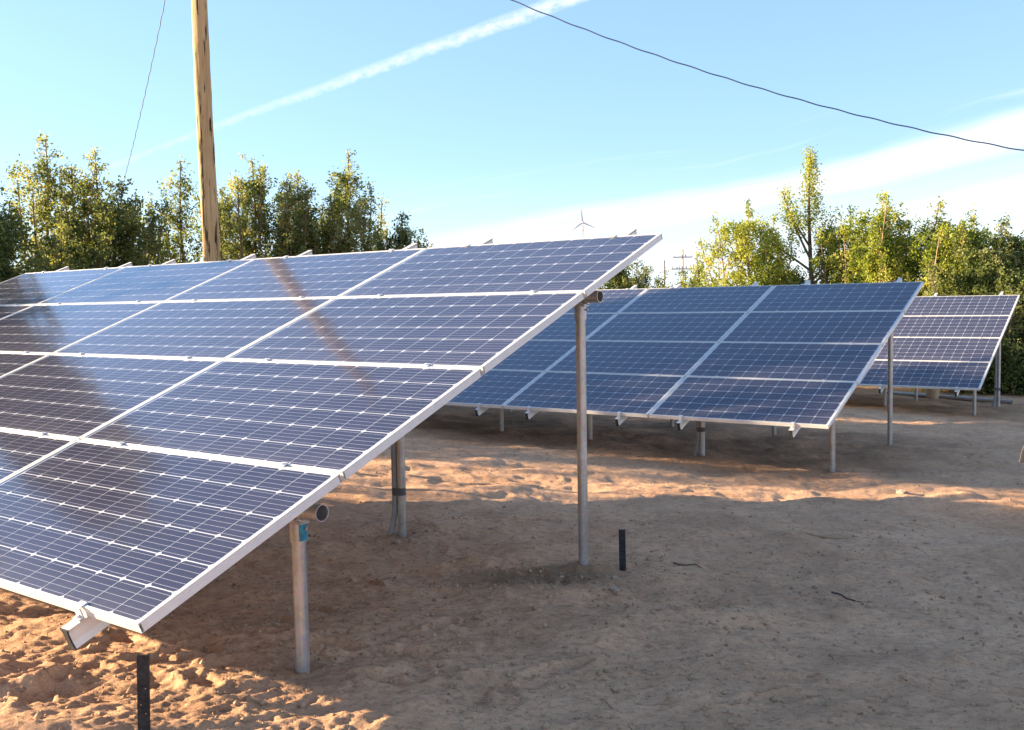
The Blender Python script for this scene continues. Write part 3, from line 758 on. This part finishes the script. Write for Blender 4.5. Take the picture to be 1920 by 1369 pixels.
GL = 'row of loose trees behind the nearest array'; GRT = 'trees behind the second and third arrays'
OL, DK, GD = M_LEAF_OLIVE, M_LEAF_DARK, M_LEAF_GOLD
TREES = [
 # x, y, h, r, label, seed, kwargs
 (-8.95, 16.6, 3.5, .85, 'dark low tree at the left edge, under the tallest group', 1, dict(leafmat=DK, stems=5, dens=1.5, spire=.1, group=GL, bushy=.6)),
 (-9.45, 19.9, 4.95, .75, 'tall open tree at far left with twin feathery tops', 2, dict(leafmat=OL, stems=4, dens=.95, open_=.12, group=GL, barkmat=M_BARKL)),
 (-8.75, 20.6, 4.85, .62, 'airy tree right beside the twin topped one, rose tinted tips', 3, dict(leafmat=OL, stems=3, dens=.9, open_=.15, group=GL)),
 (-7.75, 19.3, 4.0, .72, 'broad rounded dark tree just below the thin left wire', 4, dict(leafmat=DK, stems=6, dens=1.5, spire=.05, group=GL, bushy=.6)),
 (-8.35, 18.2, 3.0, .8, 'short dense dark bush tree in front of the left group', 5, dict(leafmat=DK, stems=5, dens=1.5, spire=.05, group=GL, bushy=.7)),
 (-7.85, 23.6, 5.15, .62, 'slim see-through tree just left of the wooden pole', 6, dict(leafmat=OL, stems=3, dens=.8, open_=.2, group=GL, spire=.4)),
 (-8.55, 23.2, 3.75, .55, 'shorter golden tree between the pole and the dark left group', 7, dict(leafmat=GD, stems=3, dens=.9, open_=.1, group=GL)),
 (-7.25, 24.7, 4.65, .45, 'narrow tree mostly hidden behind the wooden pole', 8, dict(leafmat=OL, stems=2, dens=.9, group=GL)),
 (-6.37, 24.2, 5.25, .72, 'full pyramid shaped tree first to the right of the pole', 9, dict(leafmat=OL, stems=5, dens=1.15, group=GL)),
 (-5.30, 24.4, 5.0, .66, 'dense tree with bare twigs at its top, middle of the row', 10, dict(leafmat=OL, stems=5, dens=1.15, group=GL, spire=.3)),
 (-4.90, 25.2, 4.3, .6, 'dark bushy tree filling the gap before the spire tree', 11, dict(leafmat=DK, stems=4, dens=1.3, group=GL)),
 (-4.08, 24.7, 5.6, .62, 'tree with the highest thin spire right of the pole', 12, dict(leafmat=OL, stems=4, dens=1.1, group=GL, spire=.5)),
 (-3.55, 26.2, 4.55, .50, 'sparse twiggy tree showing much sky near the row end', 13, dict(leafmat=OL, stems=3, dens=.7, open_=.3, group=GL)),
 (-2.80, 24.8, 4.05, .62, 'round dark tree closing the row at its right end', 14, dict(leafmat=DK, stems=5, dens=1.1, group=GL, spire=.1)),
 (-2.08, 26.9, 3.42, .25, 'tiny tree top peeping over the array past the row end', 15, dict(leafmat=DK, stems=2, dens=.5, group=GL, bushy=.05)),
 # right side
 (3.30, 29.8, 3.35, .85, 'dark rounded tree seen under the raised corner of the nearest array', 21, dict(leafmat=DK, stems=6, dens=1.5, spire=.05, group=GRT)),
 (4.40, 31.4, 3.1, .55, 'small dark tree with three pointed tips beside the distant post', 22, dict(leafmat=DK, stems=4, dens=1.0, spire=.5, group=GRT)),
 (5.35, 29.4, 3.0, .85, 'low golden scrub tree in front of the far crossarm pole', 23, dict(leafmat=GD, stems=5, dens=.9, spire=.2, group=GRT)),
 (5.85, 28.8, 3.55, .30, 'spindly young tree leaning left beside the tall bright tree', 24, dict(leafmat=GD, stems=2, dens=.6, spire=.3, lean=(-.08, 0), group=GRT, bushy=.1)),
 (6.50, 26.2, 4.65, .88, 'bright yellow green cone shaped tree behind the second array', 25, dict(leafmat=GD, stems=5, dens=1.15, spire=.3, open_=.05, group=GRT, barkmat=M_BARKL, lean=(-.02, 0))),
 (7.55, 27.2, 3.2, .9, 'low dark bush at the foot of the lone conifer', 27, dict(leafmat=DK, stems=5, dens=1.4, spire=.05, group=GRT)),
 (8.75, 25.6, 4.45, .75, 'rounded yellow tree touching the right side of the conifer', 28, dict(leafmat=GD, stems=4, dens=1.1, spire=.05, group=GRT)),
 (8.95, 24.4, 4.75, .72, 'wind bent golden tree with the tallest leaning tip', 29, dict(leafmat=GD, stems=4, dens=1.1, lean=(.07, 0), spire=.45, group=GRT, barkmat=M_BARKL)),
 (9.55, 24.9, 4.1, 1.0, 'full golden bush tree between the two leaning ones', 30, dict(leafmat=GD, stems=5, dens=1.2, lean=(.06, 0), spire=.1, group=GRT, barkmat=M_BARKL)),
 (10.05, 23.9, 4.45, .8, 'leaning golden tree with a double tip and bare orange limbs', 31, dict(leafmat=GD, stems=4, dens=1.1, lean=(.10, 0), spire=.35, group=GRT, barkmat=M_BARKL)),
 (10.85, 23.5, 4.2, .72, 'leaning green tree above the corner of the third array', 32, dict(leafmat=GD, stems=5, dens=1.2, lean=(.07, 0), spire=.3, group=GRT, barkmat=M_BARKL)),
 (11.65, 22.6, 3.9, 1.1, 'thick green juniper bush filling the right edge', 33, dict(leafmat=OL, stems=7, dens=1.7, spire=.05, group=GRT, bushy=.7)),
 (10.75, 22.2, 3.1, .85, 'olive green bush just behind the top of the third array', 34, dict(leafmat=OL, stems=6, dens=1.6, spire=.05, group=GRT, bushy=.8)),
 (12.05, 21.6, 1.7, .55, 'grey green shrub beside the last post of the third array', 35, dict(leafmat=OL, stems=4, dens=.8, spire=.05, group=GRT)),
 # beyond the left edge: what the low sun comes through and the near array mirrors
 (-8.75, 15.7, 4.75, .40, 'leafy tree cut off by the left edge, only its twigs in view', 41, dict(leafmat=OL, stems=2, dens=1.0, group=GL)),
 (-10.6, 16.3, 9.8, 1.0, 'big tree beyond the left edge, mirrored in the nearest array', 42, dict(leafmat=DK, stems=6, dens=1.7, group=GL, size=.045)),
 (-15.2, 16.6, 9.8, 1.3, 'second big tree beyond the left edge, mirrored darkly', 43, dict(leafmat=DK, stems=5, dens=1.2, group=GL, size=.05, open_=.1)),
 (-11.2, 13.4, 5.0, .8, 'thin see-through tree beyond the left edge, sun streaks below it', 45, dict(leafmat=OL, stems=4, dens=.8, group=GL, size=.045, open_=.2, spire=.1, bushy=.2)),
 (-13.2, 11.2, 4.5, .75, 'open twiggy tree beyond the left edge, nearest of the streak casting ones', 46, dict(leafmat=OL, stems=4, dens=.5, group=GL, size=.045, open_=.45, spire=.1, bushy=.1)),
 (-14.0, 5.9, 2.55, .9, 'low scrub bush beyond the left edge shading the front dirt', 44, dict(leafmat=OL, stems=3, dens=.5, group=GL, size=.05, spire=.05)),
]
for (x, y, h, r, lab, seed, kw) in TREES:
    make_tree(x, y, h, r, lab, seed, **kw)

# the lone conifer: straight trunk, narrow crown on top, tufted side limbs
def lone_conifer():
    x, y, h = 7.97, 25.8, 6.0; g0 = gz(x, y); t = np.random.default_rng(77)
    root = empty('tree', (x, y, g0), 'lone conifer with bare trunk and narrow pointed top', 'tree', GRT)
    mb = MB(); P = [(.05*math.sin(z), 0, z) for z in np.linspace(-.1, h, 10)]; mb.tube(P, [.10*(1-.85*i/9) for i in range(10)], 7, False)
    C = []; T = []
    def clump(c, rad, n, tb): C.append(np.array(c)+t.normal(0, 1, (n, 3))*np.array(rad)*.5); T.append(np.clip(tb+t.normal(0, .18, n), 0, 1))
    for z in np.linspace(4.25, 5.95, 22):
        w = .30*(1-(z-4.2)/2.1)**.6 * (1 if z > 4.5 else .8)
        w *= t.uniform(.6, 1.45)
        for _ in range(3):
            a = t.uniform(0, 2*math.pi); clump((w*math.cos(a)*t.uniform(.2, 1), w*math.sin(a)*t.uniform(.2, 1), z), (.16, .16, .22), 34, t.uniform(.3, .95))
    limbs = [((0, 0, 3.2), (-.45, .1, 4.1), (-.75, 0, 5.0)), ((0, 0, 2.9), (-.5, .1, 3.3), (-1.15, .05, 3.75)), ((0, 0, 3.5), (-.3, -.1, 3.9), (-.55, 0, 4.4)),
             ((0, 0, 2.6), (.5, 0, 3.1), (1.0, .1, 4.1)), ((0, 0, 3.0), (.35, .1, 3.5), (.60, 0, 4.25)), ((0, 0, 2.3), (-.6, .1, 2.6), (-.95, .1, 2.9)), ((0, 0, 2.5), (.4, 0, 2.8), (.8, .1, 3.3))]
    for l in limbs:
        A, B, D = [np.array(q, float) for q in l]; pts = [A*(1-s)**2+2*B*s*(1-s)+D*s*s for s in np.linspace(0, 1, 7)]; mb.tube(pts, [.03*(1-.7*i/6)+.006 for i in range(7)], 5, False)
        for s in np.linspace(.5, 1, 9):
            p = A*(1-s)**2+2*B*s*(1-s)+D*s*s
            for _ in range(3): clump(p+t.normal(0, .10, 3), (.20, .20, .24), 30, t.uniform(.25, .95))
    for _ in range(8): clump((t.uniform(-.2, .3), t.uniform(-.2, .2), t.uniform(3.9, 4.3)), (.16, .16, .16), 22, .5)
    link('trunk', mb.mesh('trunk', M_BARK, True), root)
    v, q, tt = leaves(np.concatenate(C), np.concatenate(T), .034, .5, t); me = fast_mesh('crown', v, q, M_LEAF_GOLD)
    a = me.attributes.new('tint', 'FLOAT', 'POINT'); a.data.foreach_set('value', tt.astype(np.float32)); link('crown', me, root)
lone_conifer()

# bent, bare branches lying through the bushes on the right
def fallen(pts, rad, label):
    b = MB(); P = [Vector(p) for p in pts]; q = []
    for i in range(len(P)-1):
        for s in np.linspace(0, 1, 5)[:-1]: q.append(P[i].lerp(P[i+1], s))
    q.append(P[-1]); b.tube(q, [rad*(1-.6*i/len(q)) for i in range(len(q))], 6)
    tag(link('bare_branch', b.mesh('bare_branch', M_BARKL, True)), label, 'branch', 'bare branches among the right bushes')
fallen([(8.3, 23.2, .2), (8.45, 23.2, 1.75), (9.1, 23.2, 1.95), (9.7, 23.2, 1.85)], .03, 'pale arched branch above the middle of the second array')
fallen([(9.9, 22.6, .4), (10.2, 22.7, 1.6), (10.9, 22.8, 2.3), (11.6, 22.9, 2.75)], .035, 'long pale leaning branch over the third array')
fallen([(10.4, 22.0, .4), (10.75, 22.1, 1.9), (11.0, 22.2, 2.4)], .03, 'short steep pale branch left of the dark juniper')

# far brush that closes the horizon
def far_brush():
    t = np.random.default_rng(9); C = []; T = []
    for _ in range(700):
        a = R(t.uniform(-50, 50)); d = t.uniform(45, 90); x, y = d*math.sin(a), d*math.cos(a); hh = t.uniform(.4, 1.25); n = 34
        C.append(np.array([x, y, float(gbase(x, y))+hh*.5])+t.normal(0, 1, (n, 3))*np.array([.9, .9, hh*.42])); T.append(np.clip(t.normal(.5, .3, n), 0, 1))
    v, q, tt = leaves(np.concatenate(C), np.concatenate(T), .16, .6, t); me = fast_mesh('brush', v, q, M_LEAF_OLIVE)
    a = me.attributes.new('tint', 'FLOAT', 'POINT'); a.data.foreach_set('value', tt.astype(np.float32)); tag(link('distant_brush', me), 'low distant desert brush beyond the trees', kind='stuff')
far_brush()

# ------------------------------------------------------------------ distant things
tx, ty = 12.65, 169.5; tg = gz(tx, ty); hub = 13.69+CAMH
tb = empty('wind_turbine', (tx, ty, tg), 'small three bladed wind turbine far off above the nearest array', 'wind turbine')
b = MB()
for k in range(3):
    a = 2*math.pi*k/3; b.tube([(.75*math.cos(a), .75*math.sin(a), 0), (.12*math.cos(a), .12*math.sin(a), hub-tg-.3)], .07, 5)
for i in range(14):
    z = (hub-tg-.5)*i/14; r_ = .75*(1-i/14)+.12
    for k in range(3):
        a = 2*math.pi*k/3; a2 = 2*math.pi*(k+1)/3; b.tube([(r_*math.cos(a), r_*math.sin(a), z), (r_*math.cos(a2), r_*math.sin(a2), z+.7)], .03, 4)
link('lattice_tower', b.mesh('lattice_tower', M_TURB), tb)
b = MB(); b.tube([(0, -.9, hub-tg), (0, -.7, hub-tg), (0, .5, hub-tg), (0, .9, hub-tg)], [.05, .24, .22, .08], 12); link('nacelle', b.mesh('nacelle', M_TURB, True), tb)
for k in range(3):
    a = R(96+120*k); d = np.array([math.cos(a), 0, math.sin(a)]); c0 = np.array([0, -.8, hub-tg]); p = np.array([-math.sin(a), 0, math.cos(a)])
    b = MB(); v = []
    for f, w in ((0, .06), (.15, .15), (.6, .10), (1, .04)):
        c_ = c0+d*2.35*f; v += [c_-p*w+np.array([0, .02, 0]), c_+p*w-np.array([0, .02, 0]), c_+p*w*.9+np.array([0, .06, 0]), c_-p*w*.9+np.array([0, .07, 0])]
    f_ = [(4*i+j, 4*i+(j+1) % 4, 4*i+4+(j+1) % 4, 4*i+4+j) for i in range(3) for j in range(4)]+[(0, 3, 2, 1), (12, 13, 14, 15)]
    b.add(v, f_); link('blade', b.mesh('blade', M_TURB), tb)

def far_pole(x, y, h, label, arms):
    g0 = gz(x, y); r_ = empty('utility_pole', (x, y, g0), label, 'utility pole', 'far utility poles on the horizon')
    b = MB(); b.tube([(0, 0, -.3), (0, 0, h)], [.13, .10], 10); link('shaft', b.mesh('shaft', M_FAR, True), r_)
    for z, w in arms:
        b = MB(); b.box((0, 0, z), (w, .12, .14)); link('crossarm', b.mesh('crossarm', M_FAR), r_)
        for s in (-.45, -.15, .15, .45):
            b = MB(); b.tube([(w*s, 0, z+.07), (w*s, 0, z+.3)], .06, 6); link('insulator', b.mesh('insulator', M_GREY), r_)
far_pole(14.05, 88.9, 3.09+CAMH+1.1, 'plain distant pole between the dark tree and the golden scrub', [])
far_pole(19.2, 108.3, 4.32+CAMH+1.9, 'distant pole with two crossarms above the golden scrub', [(6.9, 2.2), (5.6, 2.6)])

# ------------------------------------------------------------------ stakes, sticks, stones
def stake(x, y, h, rz, label, tilt_=0.0):
    g0 = gz(x, y); b = MB(); w, d, tk = .040, .022, .004
    # folded steel channel, open at the back
    prof = [(-w/2, -d/2), (w/2, -d/2), (w/2, d/2), (w/2-tk, d/2), (w/2-tk, -d/2+tk), (-w/2+tk, -d/2+tk), (-w/2+tk, d/2), (-w/2, d/2)]
    b.prism(prof, (0, 0, -.25), (0, 0, h), (1, 0, 0), (0, 1, 0))
    me = b.mesh('stake', M_STAKE); root = link('metal_stake', me); root.location = (x, y, g0); root.rotation_euler = (0, tilt_, rz)
    tag(root, label, 'stake', 'metal stakes driven into the dirt')
    for i in range(4):
        z = h-.12-i*.045-.012*(i % 2)
        b = MB(); ring = []
        b.tube([(0.008*(-1)**i, -d/2-.0015, z), (0.008*(-1)**i, -d/2+.0005, z)], .0017, 6); link('hole', b.mesh('hole', M_CHROME), root)
stake(-1.326, 3.34, .33, R(14), 'black metal stake standing in the sand at the bottom left', R(1.5))
stake(0.655, 5.82, .255, R(-6), 'short dark stake right of the tall rear post', R(-.5))

def twig(pts, rad, label, m_=None):
    b = MB(); q = []
    for i in range(len(pts)-1):
        for s in np.linspace(0, 1, 4)[:-1]:
            x = pts[i][0]*(1-s)+pts[i+1][0]*s; y = pts[i][1]*(1-s)+pts[i+1][1]*s
            q.append((x+random.uniform(-.004, .004), y+random.uniform(-.006, .006), surf(x, y)+rad*.6))
    b.tube(q, [rad*(1-.5*i/len(q)) for i in range(len(q))], 6)
    tag(link('twig', b.mesh('twig', m_ or M_TWIG, True)), label, 'twig', 'twigs lying on the dirt')
dg = bpy.context.evaluated_depsgraph_get()
from mathutils.bvhtree import BVHTree
def surf(x, y, _c={}):
    if 'b' not in _c:
        me = ground.data; co = np.zeros(len(me.vertices)*3, np.float32); me.vertices.foreach_get('co', co); co = co.reshape(-1, 3)
        _c['co'] = co[np.hypot(co[:, 0], co[:, 1]) < 26]; _c['b'] = True
    co = _c['co']; i = np.argmin((co[:, 0]-x)**2+(co[:, 1]-y)**2); return float(co[i, 2])
twig([(1.80, 5.42), (1.86, 5.34), (1.93, 5.30), (2.02, 5.31)], .006, 'dark curved twig on open dirt at the right')
twig([(.98, 5.90), (1.04, 5.85), (1.11, 5.85), (1.14, 5.78)], .005, 'dark bent twig just right of the short stake')
twig([(.34, 3.84), (.375, 3.79), (.385, 3.74)], .004, 'short pale straw near the bottom edge, middle', M_BARKL)
twig([(.43, 3.63), (.435, 3.57)], .004, 'tiny pale straw at the very bottom edge', M_BARKL)
twig([(2.1, 6.9), (2.3, 6.8), (2.42, 6.82)], .006, 'thin pale stick in the middle distance on the right', M_BARKL)

def rock_mesh(seed, flat=.7):
    t = np.random.default_rng(seed); import bmesh
    bm = bmesh.new(); bmesh.ops.create_icosphere(bm, subdivisions=2, radius=1.0)
    k = t.normal(size=(5, 3))
    for v in bm.verts:
        p = np.array(v.co); s = 1+sum(.16*math.sin(3*(p@q)+i) for i, q in enumerate(k)); v.co = Vector((p[0]*s, p[1]*s*.8, p[2]*s*flat))
    me = bpy.data.meshes.new('rock'); bm.to_mesh(me); bm.free(); me.materials.append(M_STONE); return me
for i, (x, y, s, lab) in enumerate([(.535, 5.20, .026, 'small pale stone below the short dark stake'), (.57, 5.52, .024, 'brown clod at the foot of the short dark stake'), (3.6, 8.9, .05, 'brown clod on open ground before the second array'), (-.70, 6.50, .035, 'clod beside the foot of the taped rear post'), (-.80, 6.46, .03, 'smaller clod left of the taped rear post'), (2.9, 6.7, .022, 'pale chip of stone at the right middle ground')]):
    o = link('stone', rock_mesh(50+i)); o.location = (x, y, surf(x, y)+s*.25); o.scale = (s, s, s); o.rotation_euler = (0, 0, i*1.1)
    tag(o, lab, 'stone', 'stones and clods on the dirt')

# crumbs of soil scattered all over: uncountable
def crumbs():
    t = np.random.default_rng(31); V = []; F = []; n = 0
    base = np.array([(1, 0, 0), (-1, 0, 0), (0, 1, 0), (0, -1, 0), (0, 0, 1), (0, 0, -1)], float); f0 = np.array([(4, 0, 2), (4, 2, 1), (4, 1, 3), (4, 3, 0), (5, 2, 0), (5, 1, 2), (5, 3, 1), (5, 0, 3)])
    me = ground.data; co = np.zeros(len(me.vertices)*3, np.float32); me.vertices.foreach_get('co', co); co = co.reshape(-1, 3)
    r_ = np.hypot(co[:, 0], co[:, 1]); idx = np.where((r_ > 3) & (r_ < 15) & (co[:, 1] > 2))[0]
    w = 1/r_[idx]**.3*(0.3+np.clip(fbm(co[idx, 0]*1.1, co[idx, 1]*1.1, 13, 3)+.3, 0, 1)); dm = np.exp(-(((co[idx, 0]-.15)/.5)**2+((co[idx, 1]-5.55)/.35)**2)); w = w*(1+6*dm); w /= w.sum()
    pick = t.choice(idx, 7000, p=w)
    for p in co[pick]:
        s = t.choice([.004, .007, .011, .017], p=[.4, .34, .2, .06])*t.uniform(.7, 1.3)
        v = base*s*t.uniform(.6, 1.2, 3)*(1+t.normal(0, .12, (6, 3))); a = t.uniform(0, 6.28); c_, s_ = math.cos(a), math.sin(a)
        v = v @ np.array([[c_, s_, 0], [-s_, c_, 0], [0, 0, 1]]) + p + np.array([t.uniform(-.02, .02), t.uniform(-.02, .02), s*.1])
        V.append(v); F.append(f0+n); n += 6
    me2 = fast_mesh('crumbs', np.concatenate(V), np.concatenate(F), M_CRUMB); tag(link('soil_crumbs', me2), 'loose crumbs of soil scattered on the dirt', kind='stuff')
crumbs()

# pipe and board left on the ground behind the third array, bucket under it
def lying_pipe(a, b_, r_, label, m_, name='steel_pipe', cat='pipe'):
    A = Vector((a[0], a[1], surf(*a)+r_)); B = Vector((b_[0], b_[1], surf(*b_)+r_)); b = MB(); b.pipe(A, B, r_, r_*.88, 14); tag(link(name, b.mesh(name, m_, True)), label, cat)
lying_pipe((8.15, 21.4), (9.95, 19.2), .045, 'long galvanised pipe lying on the ground behind the third array', M_GALV)
b = MB(); a = Vector((11.1, 23.6, gz(11.1, 23.6)+.10)); c_ = Vector((12.0, 22.7, gz(12, 22.7)+.06)); d = (c_-a).normalized(); sd = Vector((0, 0, 1)).cross(d)
b.prism([(-.07, -.02), (.07, -.02), (.07, .02), (-.07, .02)], a, c_, sd, (0, 0, 1)); tag(link('wooden_board', b.mesh('wooden_board', M_LUMBER)), 'pale board lying by the shrub behind the third array', 'board')
bk = empty('bucket', (8.85, 20.3, surf(8.85, 20.3)), 'pale plastic bucket with a red lid under the third array', 'bucket')
b = MB(); b.tube([(0, 0, 0), (0, 0, .30)], [.12, .145], 18); link('pail', b.mesh('pail', M_LUMBER, True), bk)
b = MB(); b.tube([(0, 0, .301), (0, 0, .33)], [.152, .150], 18); link('lid', b.mesh('lid', M_RED, True), bk)

# utility trailer, its wheel just showing at the right edge
def trailer():
    x0, y0 = 4.60, 8.15; g0 = gz(x0, y0); root = empty('utility_trailer', (x0, y0, g0), 'dark parked trailer cut off by the right edge, wheel rim showing', 'trailer')
    for sx in (0, 1.62):
        b = MB(); n = 28; prof = [(.20, -.085), (.275, -.10), (.30, -.06), (.305, 0), (.30, .06), (.275, .10), (.20, .085)]
        v = []; 
        for (r_, w) in prof:
            for j in range(n): v.append((sx+w, r_*math.cos(2*math.pi*j/n), .305+r_*math.sin(2*math.pi*j/n)))
        f = [(i*n+j, i*n+(j+1) % n, ((i+1) % 7)*n+(j+1) % n, ((i+1) % 7)*n+j) for i in range(7) for j in range(n)]
        b.add(v, f); wh = link('wheel', b.mesh('wheel', M_RUBBER, True), root)
        b = MB(); b.tube([(sx-.05, 0, .305), (sx+.05, 0, .305)], .2, 24); b.tube([(sx-.08, 0, .305), (sx-.05, 0, .305)], .05, 12); link('rim', b.mesh('rim', M_CHROME, True), wh)
        b = MB(); q = []
        for j in range(9):
            t = R(10+20*j); q.append((.36*math.cos(t), .305+.36*math.sin(t)))
        v = [(sx-.12, y, z) for y, z in q]+[(sx+.12, y, z) for y, z in q]+[(sx-.12, y*.985, z-.008) for y, z in q]+[(sx+.12, y*.985, z-.008) for y, z in q]
        f = [(i, i+1, 10+i, 9+i) for i in range(8)]+[(18+i, 27+i, 28+i, 19+i) for i in range(8)]+[(i, 18+i, 19+i, i+1) for i in range(8)]+[(9+i, 10+i, 28+i, 27+i) for i in range(8)]
        b.add(v, f); link('fender', b.mesh('fender', M_CHROME), root)
    b = MB(); b.box((.83, -1.25, .50), (1.30, 2.4, .06)); link('deck', b.mesh('deck', M_LUMBER), root)
    b = MB()
    for sx in (.21, 1.45): b.box((sx, -1.25, .66), (.05, 2.4, .05)); b.box((sx, -2.42, .58), (.045, .05, .12)); b.box((sx, -.08, .58), (.045, .05, .12)); b.box((sx, -1.25, .44), (.05, 2.4, .058))
    b.tube([(.81, -2.4, .45), (.81, -3.4, .42)], .04, 8); b.tube([(0, 0, .305), (1.62, 0, .305)], .03, 8)
    link('chassis', b.mesh('chassis', M_PAINT), root)
trailer()
